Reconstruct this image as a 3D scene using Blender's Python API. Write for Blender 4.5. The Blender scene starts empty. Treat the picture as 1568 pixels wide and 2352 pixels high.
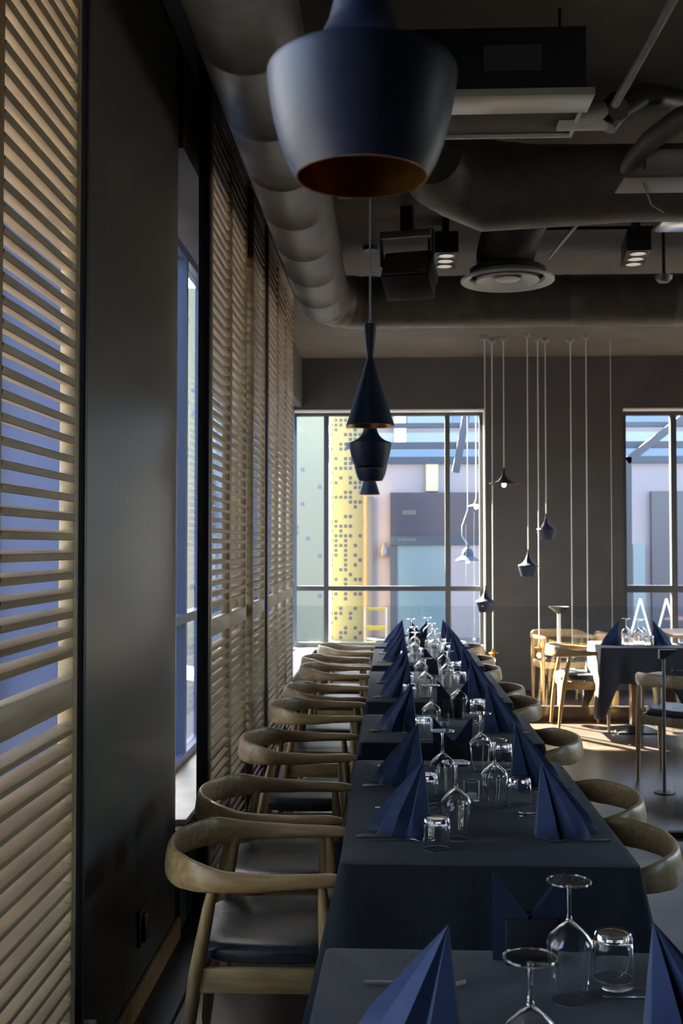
import bpy, bmesh, math, random
from mathutils import Vector, Matrix
R = math.radians; PI = math.pi
random.seed(7)
SC = bpy.context.scene; COL = SC.collection

# ---------------------------------------------------------------- camera
YAW = math.atan(115/2550); PITCH = math.atan(79/2550)
CAMZ = 1.612
cd = bpy.data.cameras.new('camera'); cam = bpy.data.objects.new('camera', cd); COL.objects.link(cam)
cd.sensor_fit = 'VERTICAL'; cd.sensor_height = 36; cd.lens = 2550/2352*36
cd.clip_start = .05; cd.clip_end = 300
cam.location = (0, 0, CAMZ); cam.rotation_euler = (PI/2+PITCH, 0, YAW)
cd.dof.use_dof = True; cd.dof.focus_distance = 3.3; cd.dof.aperture_fstop = 7
SC.camera = cam
# ---------------------------------------------------------------- sky, sun, exposure
SC.view_settings.view_transform = 'Standard'; SC.view_settings.look = 'None'
SC.view_settings.gamma = 1; SC.view_settings.exposure = 1.42
w = bpy.data.worlds.new('sky'); SC.world = w; w.use_nodes = True
nt = w.node_tree; sky = nt.nodes.new('ShaderNodeTexSky'); sky.sky_type = 'NISHITA'
sky.sun_disc = False; sky.sun_elevation = R(33); sky.sun_rotation = R(-34.6)
sky.dust_density = 2.5; hs = nt.nodes.new('ShaderNodeHueSaturation'); hs.inputs['Saturation'].default_value = .92
nt.links.new(sky.outputs[0], hs.inputs['Color']); nt.links.new(hs.outputs[0], nt.nodes['Background'].inputs[0]); nt.nodes['Background'].inputs[1].default_value = .75
sd = bpy.data.lights.new('sun', 'SUN'); sun = bpy.data.objects.new('sun', sd); COL.objects.link(sun)
sd.energy = 60; sd.angle = R(.6); sd.color = (1, .89, .68)
sun.location = (-8, 20, 12)
sun.rotation_euler = Vector((.69, -1, -.80)).to_track_quat('-Z', 'Y').to_euler()
for nm, x, y, z, sx, sy, rot in (('skylight_left', -1.25, 8.5, 1.85, 7.4, 2.6, (0, R(-90), 0)),
                                 ('skylight_far', -.05, 12.95, 1.8, 2.2, 2.7, (R(-90), 0, 0)),
                                 ('skylight_right_near', 5.92, 2.8, 2.2, 1.6, 2.0, (0, R(90), 0)),
                                 ('skylight_right', 5.92, 8.2, 1.85, 3.2, 2.7, (0, R(90), 0))):
    ld = bpy.data.lights.new(nm, 'AREA'); ld.shape = 'RECTANGLE'
    if nm != 'skylight_far': ld.size, ld.size_y = sy, sx
    else: ld.size, ld.size_y = sx, sy
    ld.cycles.is_portal = True
    lo = bpy.data.objects.new(nm, ld); COL.objects.link(lo); lo.location = (x, y, z); lo.rotation_euler = rot

# ---------------------------------------------------------------- materials
MATS = {}
def mat(name, col, rough=.6, metal=0, spec=.5, **kw):
    m = bpy.data.materials.new(name); m.use_nodes = True; t = m.node_tree; b = t.nodes['Principled BSDF']
    b.inputs['Base Color'].default_value = (*col, 1); b.inputs['Roughness'].default_value = rough
    b.inputs['Metallic'].default_value = metal; b.inputs['Specular IOR Level'].default_value = spec
    for k, v in kw.items(): b.inputs[k.replace('_', ' ')].default_value = v
    MATS[name] = m; return m
def noisy(m, c1, c2, scale=4, stretch=(1, 1, 1), detail=4, bump=0, bscale=None, rough=None):
    t = m.node_tree; b = t.nodes['Principled BSDF']; N = t.nodes; L = t.links
    tc = N.new('ShaderNodeTexCoord'); mp = N.new('ShaderNodeMapping'); mp.inputs['Scale'].default_value = stretch
    nz = N.new('ShaderNodeTexNoise'); nz.inputs['Scale'].default_value = scale; nz.inputs['Detail'].default_value = detail
    cr = N.new('ShaderNodeValToRGB'); cr.color_ramp.elements[0].color = (*c1, 1); cr.color_ramp.elements[1].color = (*c2, 1)
    cr.color_ramp.elements[0].position = .3; cr.color_ramp.elements[1].position = .7
    L.new(tc.outputs['Object'], mp.inputs[0]); L.new(mp.outputs[0], nz.inputs[0]); L.new(nz.outputs[0], cr.inputs[0])
    L.new(cr.outputs[0], b.inputs['Base Color'])
    if bump:
        bp = N.new('ShaderNodeBump'); bp.inputs['Strength'].default_value = bump; bp.inputs['Distance'].default_value = .004
        if bscale:
            n2 = N.new('ShaderNodeTexNoise'); n2.inputs['Scale'].default_value = bscale; n2.inputs['Detail'].default_value = 3
            L.new(mp.outputs[0], n2.inputs[0]); L.new(n2.outputs[0], bp.inputs['Height'])
        else: L.new(nz.outputs[0], bp.inputs['Height'])
        L.new(bp.outputs[0], b.inputs['Normal'])
    return m
oak = noisy(mat('oak', (.5, .34, .17), .38), (.31, .185, .075), (.49, .315, .14), 6, (1.2, 9, 9), 5, .15)
oak_y = noisy(mat('oak_legs', (.5, .34, .17), .4), (.31, .185, .075), (.49, .315, .14), 6, (9, 9, 1.2), 5, .15)
louver = noisy(mat('louver_wood', (.45, .3, .17), .42), (.29, .20, .105), (.44, .315, .17), 3, (9, 1, 9), 4, .1)
golden = noisy(mat('golden_wood', (.5, .3, .12), .35), (.42, .22, .08), (.56, .31, .12), 5, (8, 8, 1.2), 4, .1)
leather = noisy(mat('black_leather', (.03, .033, .04), .38), (.022, .025, .032), (.034, .038, .046), 30, (1, 1, 1), 3, .25, 90)
cloth_m = noisy(mat('dark_cloth', (.03, .03, .04), .8, 0, .3, Sheen_Weight=.1), (.0085, .0105, .018), (.012, .0145, .024), 60, (1, 1, 1), 2, .2, 400)
skirt_m = MATS['dark_cloth']
napk = noisy(mat('navy_paper', (.03, .045, .13), .75, 0, .3, Sheen_Weight=.2), (.032, .050, .125), (.040, .060, .145), 40, (1, 1, 1), 2, .12, 500)
brown_cloth = mat('charcoal_cloth', (.035, .03, .032), .85, 0, .3, Sheen_Weight=.2)
lampb = noisy(mat('matt_black_lamp', (.02, .024, .035), .45, 0, .3), (.010, .015, .036), (.013, .019, .044), 15, (1, 1, 6), 3, .08, 25)
gold = noisy(mat('brass_inside', (.5, .25, .05), .35, .9), (.26, .12, .02), (.42, .21, .04), 12, (1, 1, 1), 3, .4, 60)
blackm = mat('black_metal', (.012, .012, .015), .45)
greym = mat('grey_metal', (.18, .17, .16), .45, .3)
chrome = mat('polished_steel', (.85, .85, .88), .24, 1)
cable = mat('grey_cable', (.30, .33, .42), .4)
paintw = mat('pale_paint', (.62, .60, .55), .6)
wallm = noisy(mat('grey_plaster', (.1, .09, .085), .75), (.058, .054, .051), (.072, .067, .064), 3, (1, 1, 1), 4, .1, 60)
ceilm = noisy(mat('brown_ceiling', (.1, .085, .07), .85), (.085, .072, .058), (.12, .102, .082), 2.5, (1, 1, 1), 5, .2, 50)
colm = noisy(mat('column_cladding', (.1, .1, .095), .30, .15), (.105, .094, .078), (.125, .113, .095), 2, (12, 12, .5), 4, .04)
ductm = noisy(mat('duct_paint', (.11, .095, .08), .5, .2), (.085, .073, .06), (.135, .118, .097), 5, (2, 2, 2), 5, .25, 14)
skyblue_side = noisy(mat('sky_tinted_cladding', (.12, .16, .42), .5), (.06, .08, .175), (.075, .10, .21), 1.2, (1, 1, 1), 2)  # blue sky light on the grey column side, put into the colour
sillm = noisy(mat('sill_stone', (.6, .54, .42), .5), (.62, .56, .44), (.74, .68, .55), 9, (1, 1, 1), 4)
bframe = mat('window_frame_sky_tint', (.10, .14, .26), .35, .3)  # the blue is reflected sky, painted into the frame colour
dframe = mat('window_frame_dark', (.06, .06, .066), .4, .3)
whitef = mat('white_frame', (.75, .74, .72), .5)
# floor planks
fm = mat('floor_planks', (.08, .06, .05), .36); t = fm.node_tree; b = t.nodes['Principled BSDF']
tc = t.nodes.new('ShaderNodeTexCoord'); br = t.nodes.new('ShaderNodeTexBrick'); br.offset = .37
br.inputs['Color1'].default_value = (.058, .036, .026, 1); br.inputs['Color2'].default_value = (.082, .053, .038, 1)
br.inputs['Mortar'].default_value = (.02, .015, .012, 1); br.inputs['Scale'].default_value = 1
br.inputs['Mortar Size'].default_value = .004; br.inputs['Brick Width'].default_value = 1.6; br.inputs['Row Height'].default_value = .14
nz = t.nodes.new('ShaderNodeTexNoise'); nz.inputs['Scale'].default_value = 3; mp = t.nodes.new('ShaderNodeMapping'); mp.inputs['Scale'].default_value = (1, 14, 1)
mx = t.nodes.new('ShaderNodeMix'); mx.data_type = 'RGBA'; mx.blend_type = 'MULTIPLY'; mx.inputs[0].default_value = .5
t.links.new(tc.outputs['Object'], br.inputs[0]); t.links.new(tc.outputs['Object'], mp.inputs[0]); t.links.new(mp.outputs[0], nz.inputs[0])
t.links.new(br.outputs[0], mx.inputs[6]); t.links.new(nz.outputs[0], mx.inputs[7]); t.links.new(mx.outputs[2], b.inputs['Base Color'])
def glassy(name, tint, refl=1.0, rough=0, power=5, base=.03):
    m = bpy.data.materials.new(name); m.use_nodes = True; t = m.node_tree; t.nodes.clear()
    o = t.nodes.new('ShaderNodeOutputMaterial'); tr = t.nodes.new('ShaderNodeBsdfTransparent'); gl = t.nodes.new('ShaderNodeBsdfGlossy')
    tr.inputs[0].default_value = (*tint, 1); gl.inputs['Roughness'].default_value = rough
    mi = t.nodes.new('ShaderNodeMixShader'); lw = t.nodes.new('ShaderNodeLayerWeight'); lw.inputs[0].default_value = .5; pw = t.nodes.new('ShaderNodeMath'); pw.operation = 'POWER'; pw.inputs[1].default_value = power
    t.links.new(lw.outputs['Facing'], pw.inputs[0]); fr = t.nodes.new('ShaderNodeMath'); fr.operation = 'MULTIPLY_ADD'; fr.inputs[1].default_value = .9; fr.inputs[2].default_value = base; t.links.new(pw.outputs[0], fr.inputs[0])
    mu = t.nodes.new('ShaderNodeMath'); mu.operation = 'MULTIPLY'; mu.inputs[1].default_value = refl
    t.links.new(fr.outputs[0], mu.inputs[0]); t.links.new(mu.outputs[0], mi.inputs[0])
    t.links.new(tr.outputs[0], mi.inputs[1]); t.links.new(gl.outputs[0], mi.inputs[2]); t.links.new(mi.outputs[0], o.inputs[0])
    MATS[name] = m; return m
paneg = glassy('window_glass', (.95, .97, .98), .6)
railg = glassy('railing_glass', (.93, .95, .95), 1.0)
thinware = glassy('thin_glass', (.97, .98, .985), .6, .02, 4.5, .04)
ware = mat('drinking_glass', (1, 1, 1), .0, 0, .5, Transmission_Weight=1.0, IOR=1.48)
# perforated facade: square holes on a grid, woven diagonal relief
def perforated(name, c1, hole, thr, cell=.14):
    m = mat(name, c1, .5, .0); t = m.node_tree; N = t.nodes; L = t.links; b = N['Principled BSDF']
    tc = N.new('ShaderNodeTexCoord'); sp = N.new('ShaderNodeSeparateXYZ'); L.new(tc.outputs['Object'], sp.inputs[0])
    def M(op, a, bb=None, c=None):
        n = N.new('ShaderNodeMath'); n.operation = op
        for i, v in enumerate((a, bb, c)):
            if v is None: continue
            if isinstance(v, (int, float)): n.inputs[i].default_value = v
            else: L.new(v, n.inputs[i])
        return n.outputs[0]
    sx = M('DIVIDE', sp.outputs[0], cell); sz = M('DIVIDE', sp.outputs[2], cell)
    fx, fz = M('FLOOR', sx), M('FLOOR', sz); rx, rz = M('FRACT', sx), M('FRACT', sz)
    cb = N.new('ShaderNodeCombineXYZ'); L.new(fx, cb.inputs[0]); L.new(fz, cb.inputs[1])
    wn = N.new('ShaderNodeTexWhiteNoise'); L.new(cb.outputs[0], wn.inputs[0])
    ins = M('MULTIPLY', M('LESS_THAN', M('ABSOLUTE', M('SUBTRACT', rx, .5)), .34), M('LESS_THAN', M('ABSOLUTE', M('SUBTRACT', rz, .5)), .34))
    h = M('MULTIPLY', ins, M('GREATER_THAN', wn.outputs[0], thr))
    dg = M('FRACT', M('MULTIPLY', M('ADD', M('PINGPONG', sx, 2), sz), 2.2))
    st = M('MULTIPLY', M('GREATER_THAN', dg, .72), .35)
    m1 = N.new('ShaderNodeMix'); m1.data_type = 'RGBA'; m1.inputs[6].default_value = (*c1, 1); m1.inputs[7].default_value = (c1[0]*.55, c1[1]*.5, c1[2]*.4, 1); L.new(st, m1.inputs[0])
    m2 = N.new('ShaderNodeMix'); m2.data_type = 'RGBA'; L.new(m1.outputs[2], m2.inputs[6]); m2.inputs[7].default_value = (*hole, 1); L.new(h, m2.inputs[0])
    L.new(m2.outputs[2], b.inputs['Base Color']); return m
perf = perforated('yellow_perforated_panel', (.205, .175, .085), (.03, .04, .06), .58, .088)
perf2 = perforated('pale_green_panel', (.39, .365, .245), (.2, .2, .26), .95, .1)
pinkst = noisy(mat('pale_pink_stone', (.62, .52, .52), .7), (.30, .26, .28), (.36, .30, .29), 1, (1, 1, 1), 4)
shopg = mat('shop_glass', (.055, .055, .08), .2); shopl = mat('shop_glass_pale', (.17, .23, .25), .15)
bluep = mat('blue_panel', (.13, .19, .27), .4); paleb = mat('pale_blue_panel', (.27, .31, .36), .4)
steel = mat('dark_steel', (.05, .06, .08), .5)
pave = noisy(mat('paving', (.35, .33, .31), .9), (.12, .12, .125), (.17, .165, .165), 3, (1, 1, 1), 4)
bulbm = mat('glowing_bulb', (1, .95, .85), .3); bb = bulbm.node_tree.nodes['Principled BSDF']
bb.inputs['Emission Color'].default_value = (1, .88, .68, 1); bb.inputs['Emission Strength'].default_value = 1.2
lensm = mat('spot_lens', (.7, .66, .58), .3); bb = lensm.node_tree.nodes['Principled BSDF']
bb.inputs['Emission Color'].default_value = (1, .92, .78, 1); bb.inputs['Emission Strength'].default_value = .14
yel = mat('yellow_plastic', (.65, .50, .08), .5)

# ---------------------------------------------------------------- helpers
def pt(px, py, Y):
    """world point at distance Y into the room for a spot of the 1568x2352 photo"""
    v = Vector(((px-784)/2550, (1176-py)/2550, -1)); v = cam.rotation_euler.to_matrix() @ v
    return Vector((v.x/v.y*Y, Y, CAMZ+v.z/v.y*Y))
def box(bm, x0, x1, y0, y1, z0, z1, M=None, bev=0):
    vs = [bm.verts.new((x, y, z)) for x in (x0, x1) for y in (y0, y1) for z in (z0, z1)]
    if M is not None:
        for v in vs: v.co = M @ v.co
    fs = [(0, 1, 3, 2), (4, 6, 7, 5), (0, 4, 5, 1), (2, 3, 7, 6), (0, 2, 6, 4), (1, 5, 7, 3)]
    F = [bm.faces.new([vs[i] for i in f]) for f in fs]
    if bev:
        es = list({e for f in F for e in f.edges}); bmesh.ops.bevel(bm, geom=es, offset=bev, segments=2, affect='EDGES', profile=.5)
def lathe(bm, prof, n=40, M=None, close=False):
    rings = []
    for r, z in prof:
        if r < 1e-6: rings.append([bm.verts.new((0, 0, z))])
        else: rings.append([bm.verts.new((r*math.cos(2*PI*i/n), r*math.sin(2*PI*i/n), z)) for i in range(n)])
    if M is not None:
        for rg in rings:
            for v in rg: v.co = M @ v.co
    pairs = list(zip(rings, rings[1:])) + ([(rings[-1], rings[0])] if close else [])
    for a, b in pairs:
        for i in range(n):
            j = (i+1) % n
            if len(a) == 1 and len(b) == 1: continue
            if len(a) == 1: bm.faces.new((a[0], b[j], b[i]))
            elif len(b) == 1: bm.faces.new((a[i], a[j], b[0]))
            else: bm.faces.new((a[i], a[j], b[j], b[i]))
def tube(bm, pts, rad, n=12, cap=True):
    pts = [Vector(p) for p in pts]; rs = rad if isinstance(rad, (list, tuple)) else [rad]*len(pts)
    up = None; rings = []
    for i, p in enumerate(pts):
        d = (pts[min(i+1, len(pts)-1)]-pts[max(i-1, 0)]).normalized()
        if up is None:
            up = d.orthogonal().normalized()
        else:
            up = (up-d*up.dot(d)).normalized()
        s = d.cross(up)
        rings.append([bm.verts.new(p+(up*math.cos(2*PI*k/n)+s*math.sin(2*PI*k/n))*rs[i]) for k in range(n)])
    for a, b in zip(rings, rings[1:]):
        for i in range(n):
            bm.faces.new((a[i], a[(i+1) % n], b[(i+1) % n], b[i]))
    if cap: bm.faces.new(rings[0][::-1]); bm.faces.new(rings[-1])
def prism(bm, poly, d, M=None):
    """poly in xz, extruded along y by d"""
    a = [bm.verts.new((x, 0, z)) for x, z in poly]; b = [bm.verts.new((x, d, z)) for x, z in poly]
    if M is not None:
        for v in a+b: v.co = M @ v.co
    bm.faces.new(a); bm.faces.new(b[::-1]); n = len(a)
    for i in range(n): bm.faces.new((a[i], b[i], b[(i+1) % n], a[(i+1) % n]))
def obj(name, bm, m, parent=None, smooth=True, loc=None, solid=0, sub=0):
    bmesh.ops.recalc_face_normals(bm, faces=bm.faces)
    me = bpy.data.meshes.new(name); bm.to_mesh(me); bm.free()
    if m: me.materials.append(m)
    o = bpy.data.objects.new(name, me); COL.objects.link(o)
    if smooth:
        for p in me.polygons: p.use_smooth = True
        me.set_sharp_from_angle(angle=R(38))
    if parent: o.parent = parent
    if loc: o.location = loc
    if solid:
        s = o.modifiers.new('s', 'SOLIDIFY'); s.thickness = solid; s.offset = 0
    if sub:
        s = o.modifiers.new('u', 'SUBSURF'); s.levels = sub; s.render_levels = sub
    return o
def tag(o, label, cat, group=None, kind=None):
    o['label'] = label; o['category'] = cat
    if group: o['group'] = group
    if kind: o['kind'] = kind
    return o
def thing(name, label, cat, loc=(0, 0, 0), rz=0, group=None):
    o = bpy.data.objects.new(name, None); COL.objects.link(o); o.location = loc; o.rotation_euler = (0, 0, rz)
    o.empty_display_size = .1
    return tag(o, label, cat, group)
def struct(name, bm, m, parent=None, smooth=False, **k):
    o = obj(name, bm, m, parent, smooth, **k)
    if not parent: o['kind'] = 'structure'
    return o
def dup(root, loc, rz=None, label=None, group=None, parent=None):
    c = root.copy(); COL.objects.link(c)
    if parent is not None: c.parent = parent
    else:
        c.location = loc
        if rz is not None: c.rotation_euler = (0, 0, rz)
    if label: c['label'] = label
    if group: c['group'] = group
    for ch in root.children: dup(ch, None, parent=c)
    return c
class Kind:
    """first placement moves the prototype itself, later ones copy it"""
    def __init__(s, proto): s.p = proto; s.used = False
    def put(s, loc, rz, label, group):
        if not s.used:
            s.used = True; s.p.location = loc; s.p.rotation_euler = (0, 0, rz); s.p['label'] = label; s.p['group'] = group; return s.p
        return dup(s.p, loc, rz, label, group)
B = bmesh.new

# ================================================================= THE ROOM
XR, YB, YF, ZC = 6.0, -3.5, 12.6, 3.76
bm = B(); box(bm, -1.2, XR, YB, 12.9, -.1, 0); struct('floor', bm, fm)
bm = B(); box(bm, -1.2, XR+.2, YB-.2, 12.9, ZC, ZC+.2); struct('ceiling', bm, ceilm)
# far wall with two big windows
bm = B()
box(bm, -1.6, XR, YF, YF+.3, 3.17, ZC); box(bm, 1.06, 2.60, YF, YF+.3, 0, 3.17); box(bm, -1.2, 1.06, YF, YF+.3, 0, .43); box(bm, 2.60, 4.9, YF, YF+.3, 0, .43)
box(bm, 4.9, XR, YF, YF+.3, 0, 3.17)
struct('wall_far', bm, wallm)
bm = B(); box(bm, XR, XR+.2, YB, 12.9, 0, .5); box(bm, XR, XR+.2, YB, 12.9, 3.2, ZC); box(bm, XR, XR+.2, YB, 2.0, .5, 3.2); box(bm, XR, XR+.2, 2.0, 3.6, .5, 1.2); box(bm, XR, XR+.2, 3.6, 6.6, .5, 3.2); box(bm, XR, XR+.2, 9.8, 12.9, .5, 3.2); struct('wall_right', bm, wallm)
bm = B(); box(bm, -1.6, XR, YB-.2, YB, 0, ZC)
struct('wall_back', bm, wallm)
# left wall: low wall, header, piers
bm = B()
for y0, y1 in ((YB, 3.0), (4.62, YF)): box(bm, -1.2, -.88, y0, y1, 0, .43)
box(bm, -1.2, -.88, YB, 3.0, 3.3, ZC); box(bm, -1.2, -.88, 4.62, 9.2, 3.3, ZC); box(bm, -1.2, -1.02, 9.2, YF, 3.2, ZC)
box(bm, -1.2, -.88, YB, .6, .43, 3.3)
struct('wall_left', bm, wallm)
# clad column with rounded edges, running out through the facade
bm = B(); pr = []
for cx, cy, a0 in ((-.98, 3.10, -90), (-1.08, 4.50, 0)):
    r = .10 if a0 else .20
    for k in range(9):
        a = R(a0+90*k/8); pr.append((cx+r*math.cos(a), cy+r*math.sin(a)))
pr += [(-2.4, 4.70), (-2.4, 3.0)]
va = [bm.verts.new((x, y, 0)) for x, y in pr]; vb = [bm.verts.new((x, y, ZC)) for x, y in pr]; n = len(pr)
for i in range(n): bm.faces.new((va[i], va[(i+1) % n], vb[(i+1) % n], vb[i]))
bm.faces.new(va[::-1]); bm.faces.new(vb)
struct('wall_left_column', bm, colm, smooth=True)
bm = B(); box(bm, -2.4, -.893, 2.972, 2.999, 0, ZC); struct('wall_left_return', bm, skyblue_side)
# sills
bm = B(); box(bm, -1.12, -.87, 4.71, 12.58, .43, .455, bev=.004); struct('trim_1', bm, sillm)
bm = B(); box(bm, -1.12, -.87, .61, 2.97, .43, .455, bev=.004); struct('trim_2', bm, sillm)
bm = B(); box(bm, -1.15, 1.06, 12.58, 12.74, .43, .455, bev=.004); struct('trim_3', bm, whitef)
bm = B(); box(bm, 2.60, 4.9, 12.58, 12.74, .43, .455, bev=.004); struct('trim_4', bm, whitef)
bm = B(); box(bm, -.878, -.862, 3.1, 4.55, 0, .10, bev=.003); struct('baseboard_left', bm, golden)
bm = B(); box(bm, -.87, -.74, 1.0, 9.2, .0, .018, bev=.003); box(bm, -.87, -.74, 1.0, 9.2, ZC-.07, ZC-.001); struct('trim_5', bm, blackm)
bm = B(); box(bm, 1.08, 2.58, 12.575, 12.598, 0, .1, bev=.003); struct('baseboard_far', bm, wallm)
bm = B(); box(bm, 1.046, 1.059, 12.59, 12.74, .456, 3.16); box(bm, -1.14, 1.045, 12.59, 12.74, 3.15, 3.168); struct('trim_6', bm, whitef)  # white painted in for the sunlit edges of the window reveal
bm = B(); box(bm, 4.885, 4.899, 12.59, 12.74, .456, 3.16); box(bm, 2.61, 4.88, 12.59, 12.74, 3.15, 3.168); struct('trim_7', bm, whitef)
# windows
def window(name, axis, a0, a1, z0, z1, pos, verts, horiz, m, wd=.05, dp=.08, hw=None):
    def bb(bm, u0, u1, zz0, zz1, d0, d1):
        if axis == 'x': box(bm, u0, u1, pos+d0, pos+d1, zz0, zz1)
        else: box(bm, pos+d0, pos+d1, u0, u1, zz0, zz1)
    bm = B()
    bb(bm, a0, a0+wd, z0, z1, -dp/2, dp/2); bb(bm, a1-wd, a1, z0, z1, -dp/2, dp/2)
    bb(bm, a0+wd, a1-wd, z0, z0+wd, -dp/2, dp/2); bb(bm, a0+wd, a1-wd, z1-wd, z1, -dp/2, dp/2)
    fr = struct(name, bm, m)
    us = [a0+wd]+[v for v in verts]+[a1-wd]
    for v in verts:
        bm = B(); bb(bm, v-wd/2, v+wd/2, z0+wd, z1-wd, -dp/2, dp/2); obj('mullion', bm, m, fr, False)
    h2 = (hw or wd)/2
    zs = [z0+wd, *horiz, z1-wd]
    for h in horiz:
        for i in range(len(us)-1):
            bm = B(); bb(bm, us[i]+(wd/2 if i else 0), us[i+1]-(wd/2 if i < len(us)-2 else 0), h-h2, h+h2, -dp/2, dp/2); obj('transom', bm, m, fr, False)
    for i in range(len(us)-1):
        for j in range(len(zs)-1):
            bm = B(); bb(bm, us[i], us[i+1], zs[j], zs[j+1], -.004, .004); obj('pane', bm, paneg, fr, False)
    return fr
window('window_1', 'x', -1.15, 1.06, .455, 3.17, 12.78, (-.75, .64), (1.13,), dframe, .055)
window('window_2', 'x', 2.60, 4.9, .455, 3.17, 12.78, (3.20, 4.0), (1.13,), dframe, .065, hw=.08)
window('window_3', 'y', 4.71, 12.6, .455, 3.22, -1.14, (5.95, 6.6, 7.9, 9.2, 10.5), (1.225,), bframe, .05, .07)
window('window_4', 'y', .6, 2.97, .455, 3.3, -1.14, (1.4, 2.2), (1.225,), bframe, .05, .07)
window('window_fill_near', 'y', 2.0, 3.6, 1.2, 3.2, XR+.12, (2.8,), (), dframe, .06)  # unseen opening, added to let fill light in near the camera
window('window_fill_far', 'y', 6.6, 9.8, .5, 3.2, XR+.12, (8.2,), (1.2,), dframe, .06)  # also out of view, added and sized for ambient light from the right

# ================================================================= LOUVRED SHUTTERS
PW = .605; ZT = 3.675
def shutter(label, Y0, X=-.80, group='tall louvred shutters along the window wall', proto=[None]):
    if proto[0] is None:
        t = thing('louvred_shutter', label, 'shutter', (X, Y0, 0), 0, group)
        bm = B()
        for y in (0, PW-.04): box(bm, -.04, 0, y+.001, y+.039, .02, ZT, bev=.003)
        obj('frame', bm, louver, t)
        for z0, z1 in ((.02, .11), (1.208, 1.282), (ZT-.06, ZT)):
            bm = B(); box(bm, -.04, 0, .04, PW-.041, z0, z1, bev=.003); obj('rail', bm, louver, t)
        bm = B(); z = .13; tl = R(13)
        M0 = Matrix.Rotation(tl, 4, 'Y')
        while z < ZT-.075:
            if not (1.185 < z < 1.305):
                M = Matrix.Translation((-.0205, 0, z)) @ M0
                sec = [(-.0205, -.0075), (-.019, -.009), (.019, -.009), (.0205, -.0075), (.0205, .0075), (.019, .009), (-.019, .009), (-.0205, .0075)]
                prism(bm, sec, PW-.083, M @ Matrix.Translation((0, .041, 0)))
            z += .0487
        obj('louvers', bm, louver, t); proto[0] = t; return t
    return dup(proto[0], (X, Y0, 0), 0, label, group)
shutter('pale oak louvred shutter at the left edge, nearest the camera', 2.205)
shutter('pale oak louvred shutter before the nearest one, cut off by the left edge', 1.598)
shutter('louvred wooden shutter just behind the first black post', 4.895)
shutter('louvred wooden shutter second past the first black post', 5.503)
shutter('louvred wooden shutter set back and half hidden, third past the first black post', 6.11, -.845)
shutter('louvred wooden shutter overlapping the set-back one, just before the second black post', 6.385)
shutter('louvred wooden shutter just behind the second black post', 7.19)
shutter('louvred wooden shutter in the middle of the three past the second black post', 7.797)
shutter('louvred wooden shutter farthest from the camera, beside the far window', 8.405)
for Y, l in ((4.80, 'slim black steel post at the end of the shutters, beside the grey column'), (7.08, 'slim black steel post between the shutters, farther along the window wall')):
    bm = B(); box(bm, -.845, -.795, Y, Y+.045, .018, ZC-.07, bev=.002)
    tag(obj('steel_post', bm, blackm), l, 'post', 'black posts of the shutter track')
bm = B(); box(bm, -.858, -.79, 2.83, 2.855, .018, ZC-.07, bev=.002)
tag(obj('shutter_track', bm, blackm), 'thin dark vertical track beside the nearest shutter, in front of the column', 'track')
# outlet and wood block by the column
t = thing('power_outlet', 'small black power outlet low on the grey column', 'outlet', (-.88, 3.88, .285))
bm = B(); box(bm, 0, .012, -.04, .04, -.06, .06, bev=.004); obj('cover_plate', bm, blackm, t)
bm = B(); box(bm, .010, .028, -.026, .026, -.045, .04, bev=.006); obj('plug', bm, blackm, t)
p = pt(194, 2330, 3.0)
bm = B(); box(bm, -.862, -.80, 2.93, 3.02, 0, .33, bev=.003)
tag(obj('wooden_post', bm, louver), 'short pale wooden post low beside the nearest shutter', 'post')

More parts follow.
